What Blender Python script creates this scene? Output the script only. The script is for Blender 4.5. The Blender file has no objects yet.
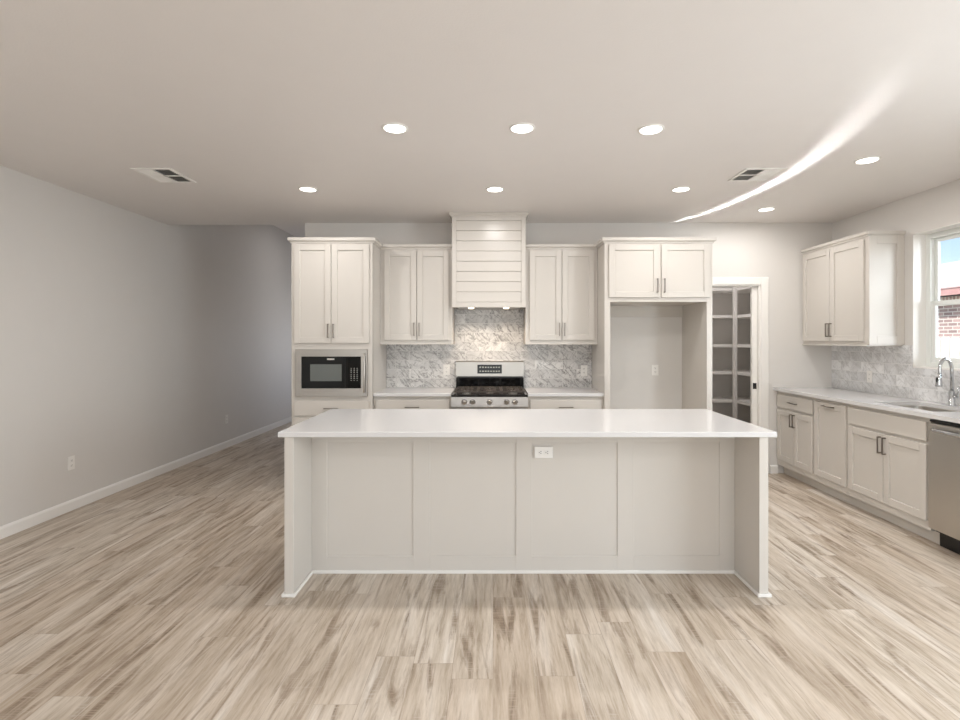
import bpy, bmesh, math, random
from mathutils import Vector, Matrix
random.seed(7)
sc = bpy.context.scene
COL = sc.collection
R = math.radians

# ------------------------------------------------------------------ camera
FPX = 520.0                                   # focal length in pixels of the 960 wide frame
cam_d = bpy.data.cameras.new('camera')
cam = bpy.data.objects.new('camera', cam_d)
COL.objects.link(cam)
cam.location = (0, 0, 1.46)
cam.rotation_euler = (R(90), 0, 0)
cam_d.sensor_width = 36.0
cam_d.lens = FPX / 960 * 36.0
cam_d.shift_x = -13 / 960
cam_d.shift_y = -20 / 960
cam_d.clip_start = 0.05
cam_d.clip_end = 200
sc.camera = cam

# ------------------------------------------------------------------ world, sun, window daylight, exposure
w = bpy.data.worlds.new('world')
sc.world = w
w.use_nodes = True
wn = w.node_tree.nodes
wl = w.node_tree.links
for n in list(wn):
    wn.remove(n)
wo = wn.new('ShaderNodeOutputWorld')
bg = wn.new('ShaderNodeBackground')
sky = wn.new('ShaderNodeTexSky')
sky.sky_type = 'NISHITA'
sky.sun_disc = False
sky.sun_elevation = R(48)
sky.sun_rotation = R(250)
sky.air_density = 1.0
bg.inputs['Strength'].default_value = 0.2
wl.new(sky.outputs[0], bg.inputs['Color'])
wl.new(bg.outputs[0], wo.inputs['Surface'])


def light(name, kind, loc, rot, energy, color=(1, 1, 1), **kw):
    d = bpy.data.lights.new(name, kind)
    d.energy = energy
    d.color = color
    for k, v in kw.items():
        setattr(d, k, v)
    o = bpy.data.objects.new(name, d)
    o.location = loc
    o.rotation_euler = rot
    COL.objects.link(o)
    return o


light('sun', 'SUN', (0, 0, 10), (0, R(-42), R(14)), 5.0, (1, 0.96, 0.9), angle=R(0.6))
# daylight entering by the glazed openings of the living area behind the camera
light('rear_window_daylight', 'AREA', (-0.3, -3.22, 1.25), (R(115), 0, 0), 85, (0.97, 0.98, 1.0),
      shape='RECTANGLE', size=5.6, size_y=2.2)
# skylight falling steeply through the sink window
light('sink_window_skylight', 'AREA', (4.75, 3.75, 3.45), (R(8), R(34), 0), 190, (0.86, 0.95, 1.0), shape='RECTANGLE', size=1.2, size_y=1.6)
# bright garden light entering the sink window at a slant
light('garden_daylight', 'AREA', (5.6, 2.0, 1.9), (R(84), 0, R(40)), 170, (0.88, 0.95, 1.0), shape='RECTANGLE', size=2.0, size_y=1.8)
# unseen fill lamps added over the living area behind the viewer, without fixtures
for _x in (-2.2, 0.0, 2.2):
    for _y in (-1.8, -0.3):
        light('living_fill_light', 'AREA', (_x, _y, 2.735), (0, 0, 0), 11, (1, 0.97, 0.95), shape='DISK', size=0.13)
light('side_window_daylight', 'AREA', (4.0, 1.1, 1.35), (0, R(90), 0), 135, (0.86, 0.94, 1.0),
      shape='RECTANGLE', size=1.6, size_y=2.2)
light('hall_window_daylight', 'AREA', (-2.02, 9.2, 1.35), (0, R(90), 0), 9, (0.88, 0.91, 1.0),
      shape='RECTANGLE', size=0.9, size_y=0.8)
light('hall_fill_light', 'AREA', (-2.6, 8.4, 3.33), (0, 0, 0), 5, (1, 0.95, 0.93), shape='DISK', size=0.3)  # unseen lamp added to brighten the dim hall
light('pantry_fill_light', 'AREA', (2.55, 6.45, 2.72), (0, 0, 0), 14, (1, 0.95, 0.95), shape='DISK', size=0.25)  # unseen lamp added to lift the pantry shelves out of the dark
sc.view_settings.view_transform = 'Standard'
sc.view_settings.look = 'None'
sc.view_settings.gamma = 1
sc.view_settings.use_curve_mapping = False
sc.view_settings.exposure = -0.09
sc.cycles.max_bounces = 12
sc.cycles.diffuse_bounces = 8
sc.cycles.glossy_bounces = 4
sc.cycles.sample_clamp_indirect = 6
sc.cycles.use_denoising = True

# ------------------------------------------------------------------ materials


def lin(r, g, b):
    f = lambda c: (c / 255 / 12.92) if c / 255 <= 0.04045 else ((c / 255 + 0.055) / 1.055) ** 2.4
    return (f(r), f(g), f(b), 1)


def new_mat(name):
    m = bpy.data.materials.new(name)
    m.use_nodes = True
    return m, m.node_tree.nodes, m.node_tree.links, m.node_tree.nodes['Principled BSDF']


def paint(name, rgb, rough=0.5, metal=0.0, var=0.03, scale=6.0, bump=0.0, bscale=200.0, coat=0.0, spec=0.5):
    """plain coat of paint / metal with a faint procedural variation"""
    m, N, L, b = new_mat(name)
    tc = N.new('ShaderNodeTexCoord')
    nz = N.new('ShaderNodeTexNoise')
    nz.inputs['Scale'].default_value = scale
    nz.inputs['Detail'].default_value = 3
    L.new(tc.outputs['Object'], nz.inputs['Vector'])
    mx = N.new('ShaderNodeMix')
    mx.data_type = 'RGBA'
    c = lin(*rgb)
    mx.inputs['A'].default_value = tuple(v * (1 - var) for v in c[:3]) + (1,)
    mx.inputs['B'].default_value = tuple(min(1, v * (1 + var)) for v in c[:3]) + (1,)
    L.new(nz.outputs['Fac'], mx.inputs['Factor'])
    L.new(mx.outputs['Result'], b.inputs['Base Color'])
    b.inputs['Roughness'].default_value = rough
    b.inputs['Metallic'].default_value = metal
    b.inputs['Specular IOR Level'].default_value = spec
    b.inputs['Coat Weight'].default_value = coat
    if bump:
        n2 = N.new('ShaderNodeTexNoise')
        n2.inputs['Scale'].default_value = bscale
        n2.inputs['Detail'].default_value = 4
        L.new(tc.outputs['Object'], n2.inputs['Vector'])
        bp = N.new('ShaderNodeBump')
        bp.inputs['Strength'].default_value = bump
        bp.inputs['Distance'].default_value = 0.002
        L.new(n2.outputs['Fac'], bp.inputs['Height'])
        L.new(bp.outputs['Normal'], b.inputs['Normal'])
    return m


def brushed(name, rgb, rough=0.28, stretch=(2, 2, 160)):
    m, N, L, b = new_mat(name)
    tc = N.new('ShaderNodeTexCoord')
    mp = N.new('ShaderNodeMapping')
    mp.inputs['Scale'].default_value = stretch
    nz = N.new('ShaderNodeTexNoise')
    nz.inputs['Scale'].default_value = 3
    nz.inputs['Detail'].default_value = 5
    L.new(tc.outputs['Object'], mp.inputs['Vector'])
    L.new(mp.outputs[0], nz.inputs['Vector'])
    mr = N.new('ShaderNodeMapRange')
    mr.inputs['To Min'].default_value = rough - 0.06
    mr.inputs['To Max'].default_value = rough + 0.1
    L.new(nz.outputs['Fac'], mr.inputs['Value'])
    L.new(mr.outputs[0], b.inputs['Roughness'])
    b.inputs['Base Color'].default_value = lin(*rgb)
    b.inputs['Metallic'].default_value = 1
    return m


def emit(name, rgb, strength):
    m, N, L, b = new_mat(name)
    b.inputs['Base Color'].default_value = lin(*rgb)
    b.inputs['Emission Color'].default_value = lin(*rgb)
    b.inputs['Emission Strength'].default_value = strength
    return m


def glass(name):
    m, N, L, b = new_mat(name)
    out = N['Material Output']
    tr = N.new('ShaderNodeBsdfTransparent')
    gl = N.new('ShaderNodeBsdfGlossy')
    gl.inputs['Roughness'].default_value = 0.02
    fr = N.new('ShaderNodeFresnel')
    fr.inputs['IOR'].default_value = 1.25
    mx = N.new('ShaderNodeMixShader')
    L.new(fr.outputs[0], mx.inputs[0])
    L.new(tr.outputs[0], mx.inputs[1])
    L.new(gl.outputs[0], mx.inputs[2])
    L.new(mx.outputs[0], out.inputs['Surface'])
    return m


def math_node(N, L, op, a, b=None):
    n = N.new('ShaderNodeMath')
    n.operation = op
    for i, v in enumerate((a, b)):
        if v is None:
            continue
        if isinstance(v, (int, float)):
            n.inputs[i].default_value = v
        else:
            L.new(v, n.inputs[i])
    return n.outputs[0]


def mix_rgb(N, L, fac, a, b, blend='MIX'):
    n = N.new('ShaderNodeMix')
    n.data_type = 'RGBA'
    n.blend_type = blend
    for k, v in (('Factor', fac), ('A', a), ('B', b)):
        if isinstance(v, (int, float, tuple)):
            n.inputs[k].default_value = v
        else:
            L.new(v, n.inputs[k])
    return n.outputs['Result']


def ramp(N, L, src, stops):
    r = N.new('ShaderNodeValToRGB')
    e = r.color_ramp.elements
    while len(e) < len(stops):
        e.new(0.5)
    for el, (p, c) in zip(e, stops):
        el.position = p
        el.color = c if isinstance(c, tuple) else (c, c, c, 1)
    L.new(src, r.inputs[0])
    return r.outputs[0]


def floor_material():
    m, N, L, b = new_mat('oak_vinyl_plank')
    tc = N.new('ShaderNodeTexCoord')
    sx = N.new('ShaderNodeSeparateXYZ')
    L.new(tc.outputs['Object'], sx.inputs[0])
    cb = N.new('ShaderNodeCombineXYZ')           # planks run along world Y, each row slid by its own amount
    row = math_node(N, L, 'FLOOR', math_node(N, L, 'DIVIDE', sx.outputs['X'], 0.18))
    wn_ = N.new('ShaderNodeTexWhiteNoise')
    wn_.noise_dimensions = '1D'
    L.new(row, wn_.inputs['W'])
    L.new(math_node(N, L, 'ADD', sx.outputs['Y'], math_node(N, L, 'MULTIPLY', wn_.outputs['Value'], 1.22)), cb.inputs['X'])
    L.new(sx.outputs['X'], cb.inputs['Y'])
    br = N.new('ShaderNodeTexBrick')
    L.new(cb.outputs[0], br.inputs['Vector'])
    br.offset = 0.0
    br.offset_frequency = 2
    br.squash = 1
    br.inputs['Color1'].default_value = (0, 0, 0, 1)
    br.inputs['Color2'].default_value = (1, 1, 1, 1)
    br.inputs['Mortar'].default_value = (0.5, 0.5, 0.5, 1)
    br.inputs['Scale'].default_value = 1
    br.inputs['Mortar Size'].default_value = 0.0011
    br.inputs['Mortar Smooth'].default_value = 0.1
    br.inputs['Bias'].default_value = 0
    br.inputs['Brick Width'].default_value = 1.22
    br.inputs['Row Height'].default_value = 0.18
    rnd = N.new('ShaderNodeSeparateColor')
    L.new(br.outputs['Color'], rnd.inputs[0])
    shift = math_node(N, L, 'MULTIPLY', rnd.outputs[0], 37.0)

    def grain(fx, fy, detail, rough=0.6, dist=0.0):
        c = N.new('ShaderNodeCombineXYZ')
        L.new(math_node(N, L, 'MULTIPLY', sx.outputs['X'], fx), c.inputs['X'])
        L.new(math_node(N, L, 'MULTIPLY', sx.outputs['Y'], fy), c.inputs['Y'])
        L.new(shift, c.inputs['Z'])
        n = N.new('ShaderNodeTexNoise')
        n.inputs['Scale'].default_value = 1
        n.inputs['Detail'].default_value = detail
        n.inputs['Roughness'].default_value = rough
        n.inputs['Distortion'].default_value = dist
        L.new(c.outputs[0], n.inputs['Vector'])
        return n.outputs['Fac']
    broad = grain(9, 0.8, 4, 0.6, 0.5)
    fine = grain(55, 4.0, 6, 0.72)
    dark = grain(15, 1.5, 6, 0.62, 0.8)
    crack = grain(60, 2.2, 4, 0.65, 0.8)
    saw = grain(7, 150, 2)
    base = ramp(N, L, broad, [(0.30, lin(154, 139, 120)), (0.45, lin(186, 174, 158)), (0.56, lin(205, 195, 182)),
                              (0.72, lin(220, 215, 208))])
    base = mix_rgb(N, L, 0.38, base, ramp(N, L, fine, [(0.3, lin(116, 99, 80)), (0.5, lin(196, 185, 171)),
                                                       (0.7, lin(228, 221, 213))]))
    dk = ramp(N, L, dark, [(0.51, 0.0), (0.66, 0.8)])
    base = mix_rgb(N, L, dk, base, lin(122, 103, 82))
    ckk = ramp(N, L, math_node(N, L, 'MULTIPLY', crack, dark), [(0.37, 0.0), (0.44, 0.6)])
    base = mix_rgb(N, L, ckk, base, lin(92, 76, 62))
    sw = ramp(N, L, math_node(N, L, 'MULTIPLY', saw, dark), [(0.33, 0.0), (0.42, 0.28)])
    base = mix_rgb(N, L, sw, base, lin(216, 207, 196))
    tone = ramp(N, L, rnd.outputs[0], [(0.0, lin(240, 234, 228)), (1.0, (1.0, 1.0, 1.0, 1))])
    base = mix_rgb(N, L, 1.0, base, tone, 'MULTIPLY')
    base = mix_rgb(N, L, math_node(N, L, 'MULTIPLY', br.outputs['Fac'], 0.4), base, lin(128, 112, 96))
    L.new(base, b.inputs['Base Color'])
    L.new(ramp(N, L, fine, [(0.3, 0.5), (0.7, 0.38)]), b.inputs['Roughness'])
    b.inputs['Specular IOR Level'].default_value = 0.45
    bp = N.new('ShaderNodeBump')
    bp.inputs['Strength'].default_value = 0.25
    bp.inputs['Distance'].default_value = 0.0015
    L.new(math_node(N, L, 'SUBTRACT', fine, math_node(N, L, 'MULTIPLY', br.outputs['Fac'], 1.0)), bp.inputs['Height'])
    L.new(bp.outputs['Normal'], b.inputs['Normal'])
    return m


def tile_material(name, light_rgb, dark_rgb, grout, bw, bh, mortar, rough=0.25, vein=True, soft=1.0):
    """running-bond tile or brick in the object's local XZ plane"""
    m, N, L, b = new_mat(name)
    tc = N.new('ShaderNodeTexCoord')
    sx = N.new('ShaderNodeSeparateXYZ')
    L.new(tc.outputs['Object'], sx.inputs[0])
    cb = N.new('ShaderNodeCombineXYZ')
    L.new(sx.outputs['X'], cb.inputs['X'])
    L.new(sx.outputs['Z'], cb.inputs['Y'])
    br = N.new('ShaderNodeTexBrick')
    L.new(cb.outputs[0], br.inputs['Vector'])
    br.offset = 0.5
    br.inputs['Color1'].default_value = (0, 0, 0, 1)
    br.inputs['Color2'].default_value = (1, 1, 1, 1)
    br.inputs['Mortar'].default_value = (0.5, 0.5, 0.5, 1)
    br.inputs['Scale'].default_value = 1
    br.inputs['Mortar Size'].default_value = mortar
    br.inputs['Mortar Smooth'].default_value = 0.2
    br.inputs['Bias'].default_value = 0
    br.inputs['Brick Width'].default_value = bw
    br.inputs['Row Height'].default_value = bh
    rnd = N.new('ShaderNodeSeparateColor')
    L.new(br.outputs['Color'], rnd.inputs[0])
    c3 = N.new('ShaderNodeCombineXYZ')
    L.new(sx.outputs['X'], c3.inputs['X'])
    L.new(sx.outputs['Z'], c3.inputs['Y'])
    L.new(math_node(N, L, 'MULTIPLY', rnd.outputs[0], 23.0), c3.inputs['Z'])
    base = mix_rgb(N, L, rnd.outputs[0], lin(*dark_rgb), lin(*light_rgb))
    if vein:
        def veins(rot, sc_, seed, wdt, amt, base):
            mp = N.new('ShaderNodeMapping')
            mp.inputs['Location'].default_value = (seed, seed * 1.7, 0)
            mp.inputs['Scale'].default_value = (0.6, 1.7, 1.0)
            m0 = N.new('ShaderNodeMapping')
            m0.inputs['Rotation'].default_value = (0, 0, R(rot))
            L.new(c3.outputs[0], m0.inputs['Vector'])
            L.new(m0.outputs[0], mp.inputs['Vector'])
            nz = N.new('ShaderNodeTexNoise')
            nz.inputs['Scale'].default_value = sc_
            nz.inputs['Detail'].default_value = 3.5
            nz.inputs['Roughness'].default_value = 0.55
            nz.inputs['Distortion'].default_value = 1.3
            L.new(mp.outputs[0], nz.inputs['Vector'])
            v = math_node(N, L, 'ABSOLUTE', math_node(N, L, 'SUBTRACT', nz.outputs['Fac'], 0.5))
            return mix_rgb(N, L, ramp(N, L, v, [(0.0, amt), (wdt, amt * .4), (wdt * 3.2, 0.0)]), base, lin(118, 115, 113))
        base = veins(42, 6, 3.1, 0.016, 0.95 * soft, base)
        base = veins(-52, 9, 8.3, 0.012, 0.6 * soft, base)
        n2 = N.new('ShaderNodeTexNoise')
        n2.inputs['Scale'].default_value = 9
        n2.inputs['Detail'].default_value = 5
        L.new(c3.outputs[0], n2.inputs['Vector'])
        base = mix_rgb(N, L, ramp(N, L, n2.outputs['Fac'], [(0.42, 0.0), (0.7, 0.55)]), base, lin(178, 176, 175))
    base = mix_rgb(N, L, br.outputs['Fac'], base, lin(*grout))
    L.new(base, b.inputs['Base Color'])
    b.inputs['Roughness'].default_value = rough
    bp = N.new('ShaderNodeBump')
    bp.invert = True
    bp.inputs['Strength'].default_value = 0.5
    bp.inputs['Distance'].default_value = 0.002
    L.new(br.outputs['Fac'], bp.inputs['Height'])
    L.new(bp.outputs['Normal'], b.inputs['Normal'])
    return m


M = {}
M['wall'] = paint('wall_paint', (213, 210, 206), 0.55, var=0.015, bump=0.25, bscale=120)
M['ceiling'] = paint('ceiling_paint', (226, 222, 219), 0.5, var=0.015, bump=0.3, bscale=90)
M['trim'] = paint('trim_paint', (232, 230, 226), 0.35, var=0.01)
M['cab'] = paint('cabinet_paint', (203, 198, 191), 0.27, var=0.012)
M['quartz'] = paint('white_quartz', (213, 212, 212), 0.13, var=0.012, scale=40)
M['floor'] = floor_material()
M['marble'] = tile_material('marble_subway_tile', (232, 230, 227), (204, 202, 200), (222, 220, 217), 0.305, 0.1, 0.0022)
M['marble_lit'] = tile_material('lit_marble_subway_tile', (240, 240, 240), (212, 213, 214), (226, 225, 223), 0.305, 0.1, 0.0022, soft=0.45)  # same marble tile, the light on the window wall put into its colour
M['brick'] = tile_material('pink_brick', (206, 176, 170), (158, 134, 132), (232, 226, 218), 0.22, 0.075, 0.011, 0.9, vein=False)
M['soldier'] = tile_material('soldier_brick', (216, 186, 178), (176, 146, 142), (232, 226, 218), 0.085, 0.4, 0.02, 0.9, vein=False)
M['steel'] = brushed('stainless_steel', (198, 194, 188), 0.30)
M['steel_h'] = brushed('stainless_steel_brushed_across', (172, 168, 163), 0.30, (160, 2, 2))
M['chrome'] = paint('chrome', (200, 203, 206), 0.09, 1.0)
M['nickel'] = paint('brushed_nickel', (140, 133, 126), 0.32, 1.0)
M['black'] = paint('black_enamel', (12, 12, 13), 0.12, var=0.0, coat=0.3)
M['iron'] = paint('cast_iron', (72, 64, 58), 0.5, var=0.1, bump=0.3)
M['burner'] = paint('burner_cap', (120, 108, 98), 0.35, 0.7)
M['dglass'] = paint('dark_glass', (6, 7, 7), 0.04, var=0.0, spec=0.3)
M['mglass'] = paint('microwave_window_glass', (84, 89, 86), 0.05, var=0.0, spec=0.9)
M['key'] = paint('keypad_print', (165, 165, 160), 0.5)
M['plastic'] = paint('white_plastic', (232, 230, 226), 0.35)
M['slot'] = paint('dark_slot', (45, 42, 40), 0.6)
M['vent_dark'] = paint('vent_shadow_grey', (92, 90, 88), 0.7)
M['kick'] = paint('black_plastic', (14, 14, 15), 0.4)
M['gasket'] = paint('dark_grey_plastic', (40, 39, 38), 0.4)
M['vinyl'] = paint('white_vinyl', (226, 229, 226), 0.3)
M['glass'] = glass('window_glass')
M['lamp'] = emit('lamp_diffuser', (255, 250, 244), 6.0)
M['hoodlamp'] = emit('hood_lamp_lens', (255, 236, 208), 6.0)
M['fence'] = paint('weathered_white_fence', (236, 232, 226), 0.85, var=0.08)
M['roof'] = paint('pale_shingle', (228, 225, 222), 0.9, var=0.1, scale=40)
M['fascia'] = paint('pink_fascia', (206, 160, 156), 0.7)
M['grass'] = paint('lawn', (140, 142, 112), 0.95, var=0.2, scale=30)

# ------------------------------------------------------------------ mesh helpers


class MB:
    def __init__(self):
        self.bm = bmesh.new()

    def box(self, x0, x1, y0, y1, z0, z1, bev=0.0, seg=1, taper=None):
        """taper = (dx, dy): how far the top rectangle reaches beyond the bottom one"""
        x0, x1 = sorted((x0, x1))
        y0, y1 = sorted((y0, y1))
        z0, z1 = sorted((z0, z1))
        r = bmesh.ops.create_cube(self.bm, size=1)
        vs = r['verts']
        for v in vs:
            top = v.co.z > 0
            v.co = Vector((x0 if v.co.x < 0 else x1, y0 if v.co.y < 0 else y1, z1 if top else z0))
        if bev:
            es = list({e for v in vs for e in v.link_edges})
            bmesh.ops.bevel(self.bm, geom=es, offset=bev, segments=seg, affect='EDGES', profile=0.5)
        return self

    def prism(self, pts, z0, z1, axis='Z'):
        """polygon pts (a,b) extruded along axis"""
        def P(a, b, h):
            return {'Z': (a, b, h), 'X': (h, a, b), 'Y': (a, h, b)}[axis]
        lo = [self.bm.verts.new(P(a, b, z0)) for a, b in pts]
        hi = [self.bm.verts.new(P(a, b, z1)) for a, b in pts]
        n = len(pts)
        fs = [self.bm.faces.new(lo), self.bm.faces.new(hi)]
        for i in range(n):
            fs.append(self.bm.faces.new((lo[i], lo[(i + 1) % n], hi[(i + 1) % n], hi[i])))
        bmesh.ops.recalc_face_normals(self.bm, faces=fs)
        return self

    def cyl(self, p0, p1, r0, r1=None, seg=24):
        return self.tube([p0, p1], [r0, r0 if r1 is None else r1], seg)

    def tube(self, pts, r, seg=14, cap=True):
        pts = [Vector(p) for p in pts]
        rs = r if isinstance(r, (list, tuple)) else [r] * len(pts)
        rings = []
        u = None
        for i, p in enumerate(pts):
            d = (pts[min(i + 1, len(pts) - 1)] - pts[max(i - 1, 0)]).normalized()
            if u is None:
                u = d.orthogonal().normalized()
            u = (u - d * u.dot(d)).normalized()
            v = d.cross(u)
            rings.append([self.bm.verts.new(p + (u * math.cos(2 * math.pi * k / seg) + v * math.sin(2 * math.pi * k / seg)) * rs[i])
                          for k in range(seg)])
        fs = []
        for a, b in zip(rings, rings[1:]):
            for k in range(seg):
                f = self.bm.faces.new((a[k], a[(k + 1) % seg], b[(k + 1) % seg], b[k]))
                f.smooth = True
                fs.append(f)
        if cap:
            fs.append(self.bm.faces.new(rings[0]))
            fs.append(self.bm.faces.new(rings[-1]))
        bmesh.ops.recalc_face_normals(self.bm, faces=fs)
        return self

    def build(self, name, mat, parent=None):
        me = bpy.data.meshes.new(name)
        bmesh.ops.recalc_face_normals(self.bm, faces=self.bm.faces[:])
        self.bm.to_mesh(me)
        self.bm.free()
        me.materials.append(M[mat])
        o = bpy.data.objects.new(name, me)
        COL.objects.link(o)
        if parent:
            o.parent = parent
        return o


def tag(o, label=None, cat=None, group=None, kind=None):
    if label:
        o['label'] = label
    if cat:
        o['category'] = cat
    if group:
        o['group'] = group
    if kind:
        o['kind'] = kind
    return o


def thing(name, label, cat, loc=(0, 0, 0), rz=0.0, group=None, kind=None):
    o = bpy.data.objects.new(name, None)
    o.empty_display_size = 0.1
    COL.objects.link(o)
    o.location = loc
    o.rotation_euler = (0, 0, rz)
    return tag(o, label, cat, group, kind)


def struct(o):
    o['kind'] = 'structure'
    return o


def copy_tree(o, parent=None):
    c = o.copy()
    COL.objects.link(c)
    if parent:
        c.parent = parent
    for ch in list(o.children):
        copy_tree(ch, c)
    return c


# ------------------------------------------------------------------ the room
XL, XR, YB, ZC = -3.62, 3.72, 5.70, 2.745
YW = 5.81          # rear face of the kitchen's back wall
XE = -2.06         # where the back wall ends and the hall opens
HC = 3.35          # hall ceiling
YP = 7.5           # pantry back wall
DX0, DX1, DZ = 2.22, 2.93, 2.065    # pantry door opening
WY0, WY1, WZ0, WZ1 = 3.55, 4.606, 1.215, 2.397   # kitchen window opening
XO = 3.90          # outer face of the right wall

struct(MB().box(XL - 0.12, XO, -3.12, 11.1, -0.1, 0).build('floor', 'floor'))
struct(MB().box(XL - 0.12, XO, -3.12, YW, ZC, ZC + 0.12).build('ceiling', 'ceiling'))
struct(MB().box(XL - 0.12, XE + 0.12, YW, 11.1, HC, HC + 0.12).build('ceiling_hall', 'ceiling'))
struct(MB().box(1.2, XO, YW, YP + 0.12, ZC, ZC + 0.12).build('ceiling_pantry', 'ceiling'))
struct(MB().box(XL - 0.12, XL, -3.12, 11.1, 0, HC).build('wall_left', 'wall'))
m = MB()
m.box(XE, DX0, YB, YW, 0, ZC).box(DX0, DX1, YB, YW, DZ, ZC).box(DX1, XR, YB, YW, 0, ZC)
struct(m.build('wall_back', 'wall'))
struct(MB().box(XL, XE + 0.12, YW - 0.02, YW + 0.02, ZC + 0.12, HC).build('wall_header', 'wall'))
# hall: right wall with an opening that lets cool daylight in, end wall
m = MB()
m.box(XE, XE + 0.12, YW, 8.7, 0, HC).box(XE, XE + 0.12, 9.7, 11.1, 0, HC)
m.box(XE, XE + 0.12, 8.7, 9.7, 0, 0.85).box(XE, XE + 0.12, 8.7, 9.7, 2.05, HC)
struct(m.build('wall_hall', 'wall'))
struct(MB().box(XL, XE, 11.0, 11.1, 0, HC).build('wall_hall_end', 'wall'))
# right wall with the sink window and a window beside the living area (outside the picture)
m = MB()
S0, S1 = 0.2, 2.0
m.box(XR, XO, WY1, YP + 0.12, 0, ZC).box(XR, XO, WY0, WY1, 0, WZ0).box(XR, XO, WY0, WY1, WZ1, ZC)
m.box(XR, XO, S1, WY0, 0, ZC).box(XR, XO, -3.12, S0, 0, ZC)
m.box(XR, XO, S0, S1, 0, 0.5).box(XR, XO, S0, S1, 2.2, ZC)
struct(m.build('wall_right', 'wall'))
m = MB()
m.box(XL - 0.12, -3.2, -3.12, -3.0, 0, ZC).box(2.6, XO, -3.12, -3.0, 0, ZC).box(-3.2, 2.6, -3.12, -3.0, 2.36, ZC)
m.box(-3.2, 2.6, -3.12, -3.0, 0, 0.12)
struct(m.build('wall_rear', 'wall'))
struct(MB().box(1.2, XR, YP, YP + 0.12, 0, ZC).build('wall_pantry_back', 'wall'))
struct(MB().box(1.2, 1.3, YW, YP, 0, ZC).build('wall_pantry_left', 'wall'))

# baseboards


def baseboard(name, axis, a0, a1, wallc, sgn):
    prof = [(0, 0), (0.016, 0), (0.016, 0.072), (0.011, 0.084), (0.004, 0.09), (0, 0.09)]
    p = [(wallc + sgn * a, b) for a, b in prof]
    m = MB()
    if axis == 'Y':
        m.prism([(a, b) for a, b in p], a0, a1, 'Y')
    else:
        m.prism([(a, b) for a, b in p], a0, a1, 'X')
    return struct(m.build(name, 'trim'))


baseboard('baseboard_left', 'Y', -3.0, 11.0, XL, 1)
baseboard('baseboard_back', 'X', DX1 + 0.105, 3.115, YB, -1)
baseboard('baseboard_hall', 'Y', YW, 11.0, XE, -1)
baseboard('baseboard_niche', 'X', 1.14, 2.07, YB, -1)

# pantry door casing and jamb
m = MB()
cw = 0.083
m.box(DX1, DX1 + cw, YB - 0.018, YB, 0, DZ + cw, 0.003)
m.box(DX0 - cw, DX0, YB - 0.018, YB, 0, DZ + cw, 0.003)
m.box(DX0, DX1, YB - 0.018, YB, DZ, DZ + cw, 0.003)
m.box(DX1 - 0.016, DX1, YB - 0.004, YW, 0, DZ)
m.box(DX0, DX0 + 0.016, YB - 0.004, YW, 0, DZ)
m.box(DX0 + 0.016, DX1 - 0.016, YB - 0.004, YW, DZ - 0.016, DZ)
struct(m.build('trim_1', 'trim'))
# pocket door pushed almost wholly into the wall
pd = struct(MB().box(2.858, 2.9135, YB + 0.036, YB + 0.074, 0.012, DZ - 0.02, 0.002).build('door_1', 'trim'))
tag(pd, 'white pocket door slid open into the wall beside the pantry shelves')
MB().box(2.866, 2.906, YB + 0.0335, YB + 0.0365, 0.92, 0.985, 0.001).build('flush_pull', 'kick', pd)
MB().box(2.8595, 2.8625, YB + 0.045, YB + 0.065, 0.925, 0.985).build('edge_pull', 'kick', pd)

# ---- window over the sink: single hung vinyl unit in a painted return
win = thing('window_1', 'single hung white vinyl window over the kitchen sink', None, (0, 0, 0), kind='structure')
m = MB()
fx0, fx1 = 3.83, 3.90
fw = 0.052
m.box(fx0, fx1, WY0, WY0 + fw, WZ0, WZ1, 0.003).box(fx0, fx1, WY1 - fw, WY1, WZ0, WZ1, 0.003)
m.box(fx0, fx1, WY0 + fw, WY1 - fw, WZ0, WZ0 + fw, 0.003).box(fx0, fx1, WY0 + fw, WY1 - fw, WZ1 - fw, WZ1, 0.003)
m.build('window_frame', 'vinyl', win)
m = MB()                                       # painted return lining the opening
for (a, b, c, d) in ((WY0 - 0.0, WY0 + 0.006, WZ0, WZ1), (WY1 - 0.006, WY1, WZ0, WZ1), (WY0, WY1, WZ1 - 0.006, WZ1), (WY0, WY1, WZ0, WZ0 + 0.012)):
    m.box(XR - 0.002, fx0, a, b, c, d)
m.build('window_jamb', 'trim', win)
ZM = 1.778


def sash(name, x0, x1, z0, z1, sw=0.04):
    m = MB()
    a, b = WY0 + fw, WY1 - fw
    m.box(x0, x1, a, a + sw, z0, z1, 0.003).box(x0, x1, b - sw, b, z0, z1, 0.003)
    m.box(x0, x1, a + sw, b - sw, z0, z0 + sw, 0.003).box(x0, x1, a + sw, b - sw, z1 - sw, z1, 0.003)
    s = m.build(name, 'vinyl', win)
    xm = (x0 + x1) / 2
    MB().box(xm - 0.004, xm + 0.004, a + sw, b - sw, z0 + sw, z1 - sw).build('pane', 'glass', s)
    return s


sash('upper_sash', 3.868, 3.892, ZM - 0.02, WZ1 - fw, 0.03)
sash('lower_sash', 3.838, 3.866, WZ0 + fw, ZM + 0.02)

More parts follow.
